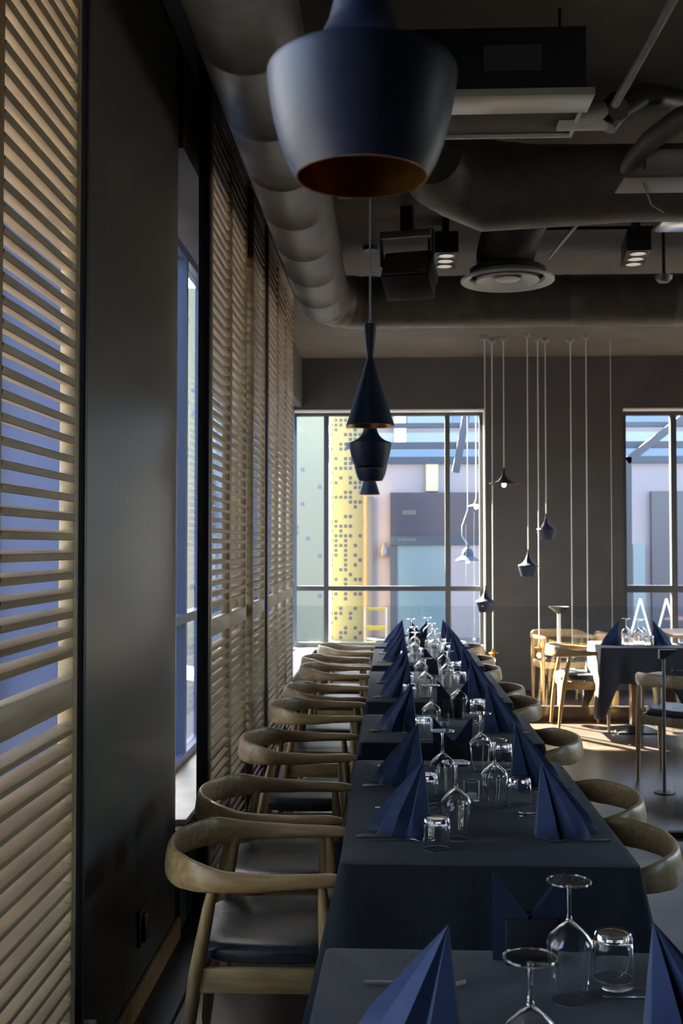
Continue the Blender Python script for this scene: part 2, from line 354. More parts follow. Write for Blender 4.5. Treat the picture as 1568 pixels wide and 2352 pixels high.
# ================================================================= DINING CHAIR
def spline(keys, t):
    for (t0, v0), (t1, v1) in zip(keys, keys[1:]):
        if t <= t1:
            s = (t-t0)/(t1-t0); s = s*s*(3-2*s); return v0+(v1-v0)*s
    return keys[-1][1]
def make_chair(m=oak, ml=oak_y):
    t = thing('dining_armchair', '', 'chair')
    # top rail: arms and back in one swept piece
    bm = B(); rings = []; NP = 56; n = 16
    path = []
    for i in range(NP+1):
        s = -1+2*i/NP; a = abs(s); sg = 1 if s > 0 else -1
        if a < .52:   # back arc
            th = (a/.52)*R(88); x = -.055-.225*math.cos(th)**.9 if th < R(89) else -.055; y = .285*math.sin(th)**1.0
        else:
            q = (a-.52)/.48; x = -.047+.305*q; y = .285-.028*q**1.6
        path.append(Vector((x, sg*y, 0)))
    for i, p in enumerate(path):
        s = abs(-1+2*i/NP)
        hh = spline([(0, .043), (.3, .046), (.56, .026), (.75, .019), (.93, .017), (1, .009)], s)
        hw = spline([(0, .011), (.3, .013), (.52, .022), (.75, .031), (.93, .028), (1, .016)], s)
        zc = spline([(0, .698), (.3, .694), (.58, .684), (1, .687)], s)
        d = (path[min(i+1, NP)]-path[max(i-1, 0)]).normalized(); nr = Vector((d.y, -d.x, 0))
        lean = .14 if s < .3 else 0
        rg = []
        for k in range(n):
            a = 2*PI*k/n; ca, sa = math.cos(a), math.sin(a)
            u = hw*math.copysign(abs(ca)**.75, ca); v = hh*math.copysign(abs(sa)**.75, sa)
            rg.append(bm.verts.new(p+nr*(u+lean*v)+Vector((0, 0, zc+v))))
        rings.append(rg)
    for a, b in zip(rings, rings[1:]):
        for k in range(n): bm.faces.new((a[k], a[(k+1) % n], b[(k+1) % n], b[k]))
    bm.faces.new(rings[0][::-1]); bm.faces.new(rings[-1])
    obj('arm_and_back_rail', bm, m, t)
    for sy in (-1, 1):
        bm = B(); tube(bm, [(-.215, sy*.235, 0), (-.195, sy*.242, .2), (-.165, sy*.25, .42), (-.13, sy*.262, .60), (-.115, sy*.270, .672)], [.011, .017, .022, .018, .013], 14); obj('leg', bm, ml, t)
        bm = B(); tube(bm, [(.215, sy*.262, 0), (.207, sy*.262, .2), (.20, sy*.262, .42), (.192, sy*.262, .6), (.187, sy*.262, .676)], [.011, .017, .022, .017, .012], 14); obj('leg', bm, ml, t)
        bm = B(); M = Matrix.Translation((0, sy*.25, 0)); box(bm, -.165, .20, -.011, .011, .372, .442, M, .005); obj('side_rail', bm, m, t)
    bm = B(); box(bm, .188, .21, -.25, .25, .375, .44, None, .005); obj('front_rail', bm, ml, t)
    bm = B(); box(bm, -.175, -.153, -.24, .24, .375, .44, None, .005); obj('rear_rail', bm, ml, t)
    # seat pad with soft edge
    bm = B(); N = 36; rings = []
    for k, (ins, z) in enumerate(((.012, .444), (0, .452), (-.003, .466), (.004, .478), (.022, .487), (.08, .490), (.16, .487))):
        rg = []
        for i in range(N):
            a = 2*PI*i/N; ca, sa = math.cos(a), math.sin(a); e = .42
            x = .022+(.212-ins)*math.copysign(abs(ca)**e, ca); y = (.240-ins)*math.copysign(abs(sa)**e, sa)
            if x < 0: y *= 1-.10*min(1, -x/.19)
            zz = z + (.012*abs(y/.24)**2 if k > 1 else 0)
            rg.append(bm.verts.new((x, y, zz)))
        rings.append(rg)
    for a, b in zip(rings, rings[1:]):
        for i in range(N): bm.faces.new((a[i], a[(i+1) % N], b[(i+1) % N], b[i]))
    c = bm.verts.new((.022, 0, .484))
    for i in range(N): bm.faces.new((rings[-1][i], rings[-1][(i+1) % N], c))
    bm.faces.new(rings[0][::-1])
    obj('seat', bm, leather, t)
    return t
CH = Kind(make_chair())
ordn = ['nearest', 'second', 'third', 'fourth', 'fifth', 'sixth', 'seventh', 'farthest']
assert len(ordn) == 8
LY = (3.36, 4.04, 5.15, 6.25, 7.0, 8.2, 8.86, 9.9)
LX = (-.385, -.415, -.415, -.40, -.39, -.39, -.43, -.37)
for i, (y, x) in enumerate(zip(LY, LX)):
    CH.put((x, y, 0), R((1, -2, 1, 0, -1, 1, 2, 0)[i]), f'oak armchair on the window side of the row, {ordn[i]} {"to" if i == 0 else "from"} the camera', 'oak armchairs on the window side of the table row')
RY = (3.40, 4.0, 5.2, 6.38, 7.0, 8.1, 8.8, 9.9)
RX = (.565, .595, .585, .555, .54, .50, .52, .53)
for i, (y, x) in enumerate(zip(RY, RX)):
    CH.put((x, y, 0), PI+R((0, 2, -2, 1, 0, 1, -1, 0)[i]), f'oak armchair on the room side of the row, {ordn[i]} {"to" if i == 0 else "from"} the camera', 'oak armchairs on the room side of the table row')
G = 'oak armchairs at the tables beyond the row'
CH.put((1.66, 10.0, 0), R(0), 'sunlit oak armchair left of the far cloth-covered table', G)
CH.put((2.02, 7.85, 0), R(52), 'oak armchair with pale seat edge at right, before the far cloth-covered table', G)
CH.put((2.16, 6.98, 0), R(40), 'oak armchair cut off by the right edge of the picture', G)
CH.put((1.75, 11.6, 0), R(-80), 'oak armchair standing behind the glass railing by the grey wall', G)
CH.put((2.36, 11.45, 0), R(10), 'oak armchair behind the glass railing under the right-hand window', G)
CH.put((2.88, 9.95, 0), R(180), 'oak armchair on the right of the far cloth-covered table', G)

# ================================================================= TABLES AND CLOTHS
def make_table(x0, x1, y0, y1, label):
    cx, cy = (x0+x1)/2, (y0+y1)/2; t = thing('dining_table', label, 'table', (cx, cy, 0), 0, 'dining tables')
    bm = B(); box(bm, x0-cx+.006, x1-cx-.006, y0-cy+.006, y1-cy-.006, .715, .7455, bev=.004); obj('tabletop', bm, golden, t)
    L = (y1-y0) > 1
    for s in ((-.42, .42) if L else (0,)):
        bm = B(); box(bm, -.055, .055, s-.055, s+.055, .03, .716, bev=.006); obj('pedestal', bm, golden, t)
        bm = B(); M = Matrix.Translation((0, s, 0)); 
        vs = [bm.verts.new(Vector((sx*a, sy*a+s, z))) for a, z in ((.20, 0), (.20, .012), (.07, .045)) for sx, sy in ((-1, -1), (1, -1), (1, 1), (-1, 1))]
        for k in (0, 4):
            for i in range(4): bm.faces.new((vs[k+i], vs[k+(i+1) % 4], vs[k+4+(i+1) % 4], vs[k+4+i]))
        bm.faces.new(vs[0:4][::-1]); bm.faces.new(vs[8:12]); obj('foot', bm, blackm, t, False)
    return t
def make_cloth(x0, x1, y0, y1, label, seed, m=None, drop=.31, corner=.14, flare=.10, group='dark tablecloths'):
    rnd = random.Random(seed); ph = [rnd.uniform(0, 6.28) for _ in range(4)]
    bm = B(); per = []; rc = .012
    def seg(a, b, n): return [(a[0]+(b[0]-a[0])*i/n, a[1]+(b[1]-a[1])*i/n) for i in range(n)]
    cs = [((x0+rc, y0+rc), 180), ((x1-rc, y0+rc), 270), ((x1-rc, y1-rc), 0), ((x0+rc, y1-rc), 90)]
    for k in range(4):
        (cx, cy), a0 = cs[k]
        for i in range(5):
            a = R(a0+90*i/4); per.append((cx+rc*math.cos(a), cy+rc*math.sin(a), math.cos(a), math.sin(a), 1.0))
        (nx, ny), a1 = cs[(k+1) % 4]; a = R(a0+90); e0 = (cx+rc*math.cos(a), cy+rc*math.sin(a)); e1 = (nx+rc*math.cos(a), ny+rc*math.sin(a))
        Ln = math.hypot(e1[0]-e0[0], e1[1]-e0[1]); N = max(8, int(Ln/.018))
        for i in range(1, N):
            q = i/N; dd = min(q, 1-q)*Ln; per.append((e0[0]+(e1[0]-e0[0])*q, e0[1]+(e1[1]-e0[1])*q, math.cos(a), math.sin(a), max(0, 1-dd/.16)))
    ZT_ = .7505; rings = []; K = 12; n = len(per)
    for k in range(-1, K+1):
        rg = []; f = max(0, k)/K; s = 0
        for i, (x, y, nx, ny, c) in enumerate(per):
            if i: s += math.hypot(x-per[i-1][0], y-per[i-1][1])
            if k == -1: rg.append(bm.verts.new((x-nx*.012, y-ny*.012, ZT_+.0035))); continue
            wv = (math.sin(s*23+ph[0])*.5+math.sin(s*41+ph[1])*.3+math.sin(s*11+ph[2])*.4)*.018*f**1.1*(1-c*.6)
            o = .004+f*flare*(.35+.65*c)+wv
            z = ZT_-(drop+corner*c**1.3)*f
            tx, ty = -ny, nx
            sw = math.sin(s*9+ph[3])*.01*f
            rg.append(bm.verts.new((x+nx*o+tx*sw, y+ny*o+ty*sw, z)))
        rings.append(rg)
    for a, b in zip(rings, rings[1:]):
        for i in range(n): bm.faces.new((a[i], a[(i+1) % n], b[(i+1) % n], b[i]))
    bm.faces.new(rings[0])
    o = obj('tablecloth', bm, m or cloth_m, None, True, solid=.0016)
    return tag(o, label, 'tablecloth', group)
TX0, TX1 = -.138, .663
TB = [(.95, 2.40, 'nearest'), (3.04, 4.495, 'second'), (4.906, 5.71, 'small square third'), (6.18, 7.66, 'fourth'), (8.05, 9.36, 'fifth'), (9.56, 10.22, 'small farthest')]
for i, (a, b_, nm) in enumerate(TB):
    make_table(TX0, TX1, a, b_, f'wooden pedestal table under a dark cloth, {nm} of the long row')
    make_cloth(TX0, TX1, a, b_, f'dark blue-black tablecloth over the {nm} table of the long row', i+3)
make_table(1.78, 2.50, 9.55, 10.2, 'pedestal table with orange-brown leg under a charcoal cloth, right of the long row')
make_cloth(1.78, 2.50, 9.55, 10.2, 'charcoal tablecloth with a long pointed corner on the far right table', 21, brown_cloth, .30, .30, .06)
t = make_table(2.75, 3.6, 11.0, 11.9, 'bare wooden table behind the glass railing under the right window')

# ================================================================= TABLEWARE
def make_napkin(fl=1):
    bm = B(); ap = bm.verts.new((0, 0, .215)); 
    base = [(-.022, -.006), (-.016, -.05), (.042, -.073), (.056, -.042), (.098, -.066), (.142, -.034), (.074, -.002), (.172, .032), (.10, .055), (.035, .058), (-.012, .02)]; base = [(x, y*fl) for x, y in base]
    # slightly bellied faces: two intermediate rings
    R1 = []; R2 = []; R0 = []
    for i, (x, y) in enumerate(base):
        b = 1.08 if i in (1, 2, 4, 5, 7, 8) else .9 if i in (3, 6) else 1.0
        R0.append(bm.verts.new((x, y, 0))); R1.append(bm.verts.new((x*.72*b, y*.72*b, .064))); R2.append(bm.verts.new((x*.36*b, y*.36*b, .141)))
    for i in range(len(base)-1):
        bm.faces.new((R0[i], R0[i+1], R1[i+1], R1[i])); bm.faces.new((R1[i], R1[i+1], R2[i+1], R2[i])); bm.faces.new((R2[i], R2[i+1], ap))
    o = obj('folded_napkin', bm, napk, None, True, solid=.003)
    o.data.set_sharp_from_angle(angle=R(30)); return tag(o, '', 'napkin')
NK = Kind(make_napkin()); NKL = Kind(make_napkin(-1))
def make_wine():
    t = thing('wine_glass', '', 'glass')
    # stands upside down on its rim, foot on top
    bm = B(); lathe(bm, [(.0335, 0), (.036, .03), (.0405, .07), (.0445, .103), (.0435, .112), (.035, .124), (.018, .139), (.0055, .150), (.0, .152), (.0, .1475), (.004, .146), (.0165, .1365), (.0335, .1225), (.0425, .1105), (.0433, .103), (.0393, .07), (.0348, .03), (.0325, 0)], 40, close=True)
    bm.verts.ensure_lookup_table(); obj('bowl', bm, ware, t)
    bm = B(); lathe(bm, [(0, .1505), (.0060, .1515), (.0042, .158), (.0036, .18), (.0038, .205), (.006, .215), (0, .2155)], 20); obj('stem', bm, ware, t)
    bm = B(); lathe(bm, [(0, .2150), (.008, .2160), (.03, .2195), (.041, .2215), (.0415, .2225), (.041, .2235), (.02, .2238), (0, .2238)], 40); obj('foot', bm, thinware, t)
    bm = B(); lathe(bm, [(.0413+.0016*math.cos(a*PI/4), .2226+.0016*math.sin(a*PI/4)) for a in range(8)], 40, close=True); obj('foot_rim', bm, ware, t)
    return t
WG = Kind(make_wine())
def make_tumbler():
    bm = B(); lathe(bm, [(.0395, 0), (.0395, .03), (.0385, .06), (.037, .085), (.033, .090), (0, .090), (0, .074), (.030, .075), (.0345, .070), (.0358, .058), (.0375, .03), (.0380, 0), (.0395, 0)], 40); bmesh.ops.remove_doubles(bm, verts=bm.verts, dist=1e-5)
    return tag(obj('tumbler', bm, ware), '', 'glass')
TU = Kind(make_tumbler())
def make_candle():
    bm = B(); pr = []
    for i in range(25):
        z = .066*i/24; pr.append((.026+.002*z/.066+(.0009 if i % 2 else -.0006), z))
    pr += [(.0245, .066), (.023, .012), (0, .010)]
    lathe(bm, [(0, 0)]+pr, 40)
    t = tag(obj('tealight_holder', bm, thinware), '', 'candle holder')
    bm = B(); lathe(bm, [(0, .0101), (.0185, .0101), (.0185, .024), (0, .024)], 24); obj('tealight', bm, paintw, t)
    return t
CA = Kind(make_candle())
def make_fork():
    bm = B()
    pts = [(0, .0035), (.03, .0035), (.08, .004), (.12, .006), (.14, .004), (.155, .003)]; wd = [.0065, .0075, .0055, .0034, .0068, .0108]
    L_ = []; 
    for (x, z), w_ in zip(pts, wd): L_.append([bm.verts.new((x, -w_, z)), bm.verts.new((x, w_, z)), bm.verts.new((x, w_*.7, z+.0042)), bm.verts.new((x, -w_*.7, z+.0042))])
    for a, b in zip(L_, L_[1:]):
        for k in range(4): bm.faces.new((a[k], a[(k+1) % 4], b[(k+1) % 4], b[k]))
    bm.faces.new(L_[0][::-1]); bm.faces.new(L_[-1])
    for k in range(4):
        y = -.0088+k*.00587; tube(bm, [(.153, y, .004), (.175, y, .0045), (.198, y*.95, .012)], [.0016, .0014, .0008], 6)
    return tag(obj('fork', bm, chrome), '', 'fork')
def make_knife():
    bm = B(); tube(bm, [(0, 0, .004), (.02, 0, .0048), (.06, 0, .005), (.105, 0, .004)], [.004, .0058, .0056, .004], 10)
    prism(bm, [(.10, .001), (.20, .001), (.21, .004), (.205, .009), (.19, .012), (.10, .008)], .0016, Matrix.Rotation(R(80), 4, 'X') @ Matrix.Translation((0, -.003, -.006)) if False else Matrix.Translation((0, 0, .0015)) @ Matrix.Rotation(R(-82), 4, 'X') @ Matrix.Translation((0, 0, -.005)))
    return tag(obj('table_knife', bm, chrome), '', 'knife')
def make_spoon():
    bm = B(); pts = [(0, .0035, .0045), (.03, .004, .006), (.08, .0045, .004), (.125, .006, .0028), (.138, .0055, .006), (.15, .003, .0135), (.165, .0015, .0175), (.182, .002, .0155), (.195, .0045, .008), (.199, .006, .002)]
    L_ = []
    for x, z, w_ in pts: L_.append([bm.verts.new((x, -w_, z+.002)), bm.verts.new((x, 0, z)), bm.verts.new((x, w_, z+.002)), bm.verts.new((x, w_*.9, z+.0035)), bm.verts.new((x, 0, z+.0015)), bm.verts.new((x, -w_*.9, z+.0035))])
    for a, b in zip(L_, L_[1:]):
        for k in range(6): bm.faces.new((a[k], a[(k+1) % 6], b[(k+1) % 6], b[k]))
    bm.faces.new(L_[0][::-1]); bm.faces.new(L_[-1]); return tag(obj('spoon', bm, chrome), '', 'spoon')
FK, KN, SP = Kind(make_fork()), Kind(make_knife()), Kind(make_spoon())
TZ = .7548
def place(side, y, where, wine=None, tumb=None, wx=0, tx=0, first=False, cut=True):
    """side -1: window side, +1: room side"""
    rz = PI if side < 0 else 0; sn = 'window side' if side < 0 else 'room side'
    nx = .095 if side < 0 else .445
    (NKL if side < 0 else NK).put((nx, y, TZ), rz+R(random.uniform(-3, 3)), f'navy folded napkin standing on the {where}, {sn}', 'standing navy napkins on the long row')
    hx = -.105 if side < 0 else .63; rc = 0 if side < 0 else PI
    gr = 'cutlery on the long row'
    if side < 0:
        KN.put((hx, y-.065, TZ), R(1), f'steel knife lying beside the navy napkin on the {where}, {sn}', gr)
        SP.put((hx+.03, y-.105, TZ), R(2), f'steel spoon beside the napkin on the {where}, {sn}', gr)
        FK.put((hx+.05, y+.29, TZ), R(-2), f'steel fork lying past the napkin on the {where}, {sn}', gr)
    else:
        FK.put((hx, y-.085, TZ), rc+R(1), f'steel fork beside the napkin on the {where}, {sn}', gr)
        SP.put((hx-.03, y+.27, TZ), rc+R(8), f'steel spoon past the napkin on the {where}, {sn}', gr)
        KN.put((hx-.02, y+.22, TZ), rc, f'steel knife past the napkin on the {where}, {sn}', gr)
    if wine: WG.put((wx, wine, TZ), random.uniform(0, 6), f'upside-down wine glass on the {where}, {sn}', 'upside-down wine glasses on the long row')
    if tumb: TU.put((tx, tumb, TZ), 0, f'upside-down tumbler on the {where}, {sn}', 'upside-down tumblers on the long row')
place(-1, 1.91, 'nearest table', 1.747, None, .213)
place(+1, 1.94, 'nearest table', 2.144, 2.26, .335, .44)
place(-1, 3.36, 'second table, near place', 3.30, 3.185, .188, .127)
place(+1, 3.36, 'second table, near place', 3.69, 3.74, .336, .424)
place(-1, 4.05, 'second table, far place', 3.86, 3.78, .174, .118)
place(+1, 4.05, 'second table, far place', 4.27, 4.38, .337, .43)
place(-1, 5.22, 'third small table', 5.12, 5.02, .18, .142)
place(+1, 5.22, 'third small table', 5.56, 5.62, .33, .43)
place(-1, 6.38, 'fourth table, near place', 6.34, 6.25, .19, .10)
place(+1, 6.38, 'fourth table, near place', 6.78, 6.86, .335, .42)
place(-1, 7.05, 'fourth table, far place', 6.95, 6.82, .18, .10)
place(+1, 7.05, 'fourth table, far place', 7.35, 7.45, .34, .43)
place(-1, 8.3, 'fifth table, near place', 8.25, 8.2, .17, .10)
place(+1, 8.3, 'fifth table, near place', 8.6, 8.7, .33, .42)
place(-1, 8.95, 'fifth table, far place', 8.85, 8.78, .18, .10)
place(+1, 8.95, 'fifth table, far place', 9.2, 9.3, .33, .42)
place(-1, 9.8, 'small farthest table', 9.78, 9.7, .17, .11)
place(+1, 9.8, 'small farthest table', 9.95, 10.02, .32, .42)
for x, y, wh in ((.268, 3.79, 'the second table between the glasses'), (.245, 5.32, 'the third small table'), (.25, 6.85, 'the fourth table'), (.25, 8.7, 'the fifth table')):
    CA.put((x, y, TZ), 0, f'small ribbed glass tealight holder on {wh}', 'glass tealight holders')
# napkin box at the far end of tables: black holder with a V of paper napkins
darkn = mat('dark_navy_paper', (.016, .022, .05), .8, 0, .2)
def make_holder():
    t = thing('napkin_holder', '', 'napkin holder')
    bm = B()
    box(bm, -.052, .052, -.03, -.026, 0, .092, None, .001); box(bm, -.052, .052, .026, .03, 0, .092, None, .001)
    box(bm, -.052, -.048, -.026, .026, 0, .092); box(bm, .048, .052, -.026, .026, 0, .092); box(bm, -.048, .048, -.026, .026, 0, .003)
    obj('box', bm, blackm, t)
    for k in range(4):
        bm = B(); d = .004*k; prism(bm, [(-.030, .006), (-.078+d, .006+d), (-.078+d, .188-d), (-.005+d*.3, .098-d), (.0, .02)], .0022, Matrix.Translation((0, -.022+.009*k, 0)) @ Matrix.Rotation(R(-4+2*k), 4, 'Z'))
        obj('paper_napkin', bm, darkn, t, False)
        bm = B(); prism(bm, [(.030, .02), (0, .02), (.005-d*.3, .098-d), (.078-d, .188-d), (.074-d, .10), (.05-d, .06)], .0022, Matrix.Translation((0, -.018+.009*k, 0)) @ Matrix.Rotation(R(4-2*k), 4, 'Z'))
        obj('paper_napkin', bm, darkn, t, False)
    return t
HO = Kind(make_holder())
for x, y, r_, wh in ((.283, 2.345, 4, 'nearest'), (.238, 4.40, 2, 'second'), (.305, 5.62, -4, 'third'), (.29, 7.5, 3, 'fourth'), (.22, 9.30, 3, 'fifth'), (.245, 10.15, 0, 'farthest')):
    HO.put((x, y, TZ), R(r_), f'black holder with V of navy paper napkins, far end of the {wh} table', 'black napkin holders')
# far right table ware
G = 'tableware on the far right table'
NK.put((1.98, 9.8, TZ), PI, 'navy folded napkin on the left of the far charcoal-covered table', G)
NK.put((2.27, 9.8, TZ), 0, 'navy folded napkin on the right of the far charcoal-covered table', G)
for x, y, l in ((2.06, 9.9, 'left'), (2.12, 9.7, 'middle front'), (2.19, 9.85, 'right')):
    WG.put((x, y, TZ), 0, f'upside-down wine glass on the far charcoal-covered table, {l} of three', G)
for x, y, l in ((2.03, 9.66, 'left'), (2.21, 9.68, 'right')):
    TU.put((x, y, TZ), 0, f'upside-down tumbler on the far charcoal-covered table, {l} of the pair', G)

# ================================================================= PENDANT LAMPS OVER THE ROW
def shade_shell(outer, inner_off=.003):
    return outer
def fat_pendant(x, y, zb, label, cordtop=ZC, s=1.0):
    t = thing('pendant_lamp', label, 'pendant lamp', (x, y, zb), 0, 'black pendant lamps over the table row')
    out = [(.0835, 0), (.0945, .02), (.104, .045), (.112, .075), (.1175, .105), (.1200, .128), (.1198, .134), (.1175, .138), (.104, .1425), (.086, .150), (.068, .162), (.053, .178), (.042, .20), (.035, .23), (.031, .265), (.029, .30)]
    bm = B(); lathe(bm, [(r*s, z*s) for r, z in out]+[(0, .302*s)], 64); obj('shade', bm, lampb, t)
    bm = B(); inn = [((r-.0025)*s, (z if i else .0002)*s) for i, (r, z) in enumerate(out[:13])]+[(0, .21*s)]
    lathe(bm, [(.0835*s, 0)]+inn, 64); obj('brass_lining', bm, gold, t)
    bm = B(); lathe(bm, [(0, .2095), (.016, .205), (.018, .16), (0, .155)], 20); obj('bulb_socket', bm, blackm, t)
    bm = B(); tube(bm, [(0, 0, .30), (0, 0, cordtop-zb-.001)], .0035, 8); obj('cord', bm, cable, t)
    bm = B(); lathe(bm, [(0, cordtop-zb-.03), (.05, cordtop-zb-.028), (.055, cordtop-zb-.001), (0, cordtop-zb-.001)], 24); obj('ceiling_rose', bm, blackm, t)
    return t
def tall_pendant(x, y, zb, label):
    t = thing('pendant_lamp', label, 'pendant lamp', (x, y, zb), 0, 'black pendant lamps over the table row')
    out = [(.096, 0), (.0945, .006), (.012+.001, .268), (.0128, .274), (.0258, .404), (.024, .406)]
    bm = B(); lathe(bm, out+[(0, .4055)], 56); obj('shade', bm, lampb, t)
    bm = B(); lathe(bm, [(.096, 0), (.0925, .0002), (.012, .262), (0, .262)], 56); obj('brass_lining', bm, gold, t)
    bm = B(); tube(bm, [(0, 0, .404), (0, 0, .425)], .0065, 12); obj('cable_grip', bm, greym, t)
    bm = B(); tube(bm, [(0, 0, .42), (0, 0, ZC-zb-.001)], .0042, 8); obj('cord', bm, cable, t)
    bm = B(); lathe(bm, [(0, ZC-zb-.03), (.05, ZC-zb-.028), (.055, ZC-zb-.001), (0, ZC-zb-.001)], 24); obj('ceiling_rose', bm, blackm, t)
    return t
p = pt(831, 408, 1.385); fat_pendant(p.x, 1.385, p.z, 'huge-looking matt black bowl-shaped pendant lamp with brass inside, nearest the camera')
p = pt(850, 978, 4.4); tall_pendant(p.x, 4.4, p.z, 'tall black cone pendant lamp with pinched neck, second from the camera')
p = pt(850, 1072, 6.3); fat_pendant(p.x, 6.3, p.z, 'black bowl-shaped pendant lamp just behind the tall cone one')
p = pt(851, 1104, 7.9); fat_pendant(p.x, 7.9, p.z, 'black bowl-shaped pendant lamp showing only its lower half, fourth of the hanging row')
p = pt(848, 1136, 10.0); tall_pendant(p.x, 10.0, p.z, 'small-looking black cone pendant lamp, farthest and lowest of the hanging row')

# cluster of slim pendants beyond the glass railing
G = 'slim pendants hanging in front of the far grey wall'
def canopy(t, x, y, zb, cx, cy):
    bm = B(); M = Matrix.Translation((cx-x, cy-y, ZC-zb-.045)); lathe(bm, [(0, 0), (.03, .002), (.045, .02), (.048, .044), (0, .044)], 24, M); obj('ceiling_rose', bm, greym, t)
def cord(t, x, y, zb, z0, r=.004, m=None):
    bm = B(); tube(bm, [(0, 0, z0), (0, 0, ZC-zb-.02)], r, 8); obj('cord', bm, m or paintw, t)
def pear(px, py, Y, label, cpx):
    p = pt(px, py, Y); t = thing('pear_pendant', label, 'pendant lamp', (p.x, Y, p.z), 0, G); 
    s = .9; out = [(.078, 0), (.092, .04), (.105, .085), (.112, .12), (.108, .126), (.085, .135), (.055, .155), (.033, .19), (.018, .235), (.008, .27), (.006, .30)]
    bm = B(); lathe(bm, [(r*s, z*s) for r, z in out]+[(0, .302*s)], 40); obj('shade', bm, lampb, t)
    bm = B(); lathe(bm, [(.078*s, 0)]+[((r-.003)*s, z*s+.0003) for r, z in out[:7]]+[(0, .16*s)], 40); obj('brass_lining', bm, gold, t)
    cord(t, p.x, Y, p.z, .268, .005); canopy(t, p.x, Y, p.z, p.x, Y)
pear(1115, 1406, 11.3, 'black pear-shaped pendant hanging lowest, by the right edge of the big window', 1107)
pear(1213, 1324, 11.2, 'black pear-shaped pendant in the middle of the slim pendants', 1210)
pear(1254, 1240, 11.5, 'black pear-shaped pendant hanging highest of the three pear-shaped ones', 1228)
def disc(px, py, Y, label, big=1.0, m=lampb, brass=True):
    p = pt(px, py, Y); t = thing('disc_pendant', label, 'pendant lamp', (p.x, Y, p.z), 0, G)
    bm = B(); lathe(bm, [(.155*big, 0), (.152*big, .008), (.10*big, .018), (.05*big, .045), (.022*big, .09), (.012, .15), (.008, .17), (0, .171)], 40); obj('shade', bm, m, t)
    bm = B(); lathe(bm, [(.155*big, 0), (.10*big, .010), (.03*big, .02), (0, .02)], 40); obj('underside', bm, gold if brass else m, t)
    bm = B(); lathe(bm, [(0, -.035), (.018, -.028), (.026, -.008), (.022, .01), (.012, .022), (0, .022)], 20); obj('bulb', bm, bulbm, t)
    cord(t, p.x, Y, p.z, .165, .005); canopy(t, p.x, Y, p.z, p.x, Y)
disc(1157, 1112, 11.4, 'flat black disc pendant with glowing bulb and gold underside beside the big window')
for px, py, Y, l in ((1132, 1512, 11.5, 'leftmost'), (1238, 1500, 11.4, 'second from left'), (1314, 1530, 11.5, 'third from left'), (1350, 1545, 11.3, 'rightmost')):
    p = pt(px, py, Y); t = thing('bulb_pendant', f'bare-bulb pendant on a long pale cord behind the glass railing, {l} of four', 'pendant lamp', (p.x, Y, p.z), 0, G)
    bm = B(); lathe(bm, [(0, .0), (.016, .004), (.02, .02), (.045, .05), (.05, .055), (.02, .062), (.01, .10), (0, .101)], 20); obj('socket', bm, gold, t)
    bm = B(); lathe(bm, [(0, -.05), (.02, -.042), (.027, -.022), (.015, .003), (0, .003)], 20); obj('bulb', bm, bulbm, t)
    cord(t, p.x, Y, p.z, .095, .0055); canopy(t, p.x, Y, p.z, p.x, Y)
p = pt(1406, 1480, 11.6)
t = thing('hanging_wire', 'thin single wire hanging by the left edge of the right-hand window', 'wire', (p.x, 11.6, p.z)); cord(t, p.x, 11.6, p.z, 0, .003)

# ================================================================= GLASS RAILING, FLOOR LAMP
t = thing('glass_railing', 'clear glass railing on a dark base crossing the room before the far wall', 'railing', (1.1, 10.42, 0))
bm = B(); box(bm, -2.05, 2.7, -.04, .04, 0, .135, bev=.004); obj('base_board', bm, noisy(mat('dark_base', (.03, .022, .018), .25), (.03, .022, .018), (.045, .034, .027), 3), t)
for i, (a, b_) in enumerate(((-2.05, -.82), (-.81, .34), (.35, 1.5), (1.51, 2.7))):
    bm = B(); box(bm, a, b_, -.006, .006, .135, 1.055); obj('glass_panel', bm, railg, t, False)
t = thing('glass_partition', 'glass panel with dark foot at the right edge of the picture', 'railing', (1.56, 6.3, 0))
bm = B(); box(bm, .0, 1.6, -.005, .005, .03, .92); obj('glass_panel', bm, railg, t, False)
bm = B(); box(bm, -.02, 1.6, -.03, .03, 0, .03, bev=.003); obj('foot_rail', bm, blackm, t)
p = pt(1523, 1492, 7.4)
t = thing('rail_post', 'slim dark post with a black clamp on top before the far right table', 'post', (p.x, 7.4, 0))
bm = B(); tube(bm, [(0, 0, .012), (0, 0, p.z-.02)], .011, 12); obj('pole', bm, greym, t)
bm = B(); prism(bm, [(-.03, p.z-.06), (.0, p.z-.06), (.085, p.z), (-.03, p.z)], .05, Matrix.Translation((0, -.025, 0))); obj('clamp', bm, blackm, t)
bm = B(); lathe(bm, [(0, 0), (.07, 0), (.07, .008), (.012, .014), (0, .014)], 24); obj('base', bm, blackm, t)
p = pt(1283, 1393, 11.0)
t = thing('floor_lamp', 'black upturned bowl uplighter on a white pole behind the glass railing', 'floor lamp', (p.x, 11.0, 0))
bm = B(); lathe(bm, [(0, p.z-.075), (.02, p.z-.07), (.10, p.z-.008), (.10, p.z), (.09, p.z-.003), (0, p.z-.05)], 32); obj('bowl', bm, blackm, t)
bm = B(); tube(bm, [(0, 0, .01), (0, 0, p.z-.07)], .017, 12); obj('pole', bm, whitef, t)
bm = B(); lathe(bm, [(0, 0), (.13, 0), (.13, .01), (.017, .02), (0, .02)], 32); obj('base', bm, whitef, t)

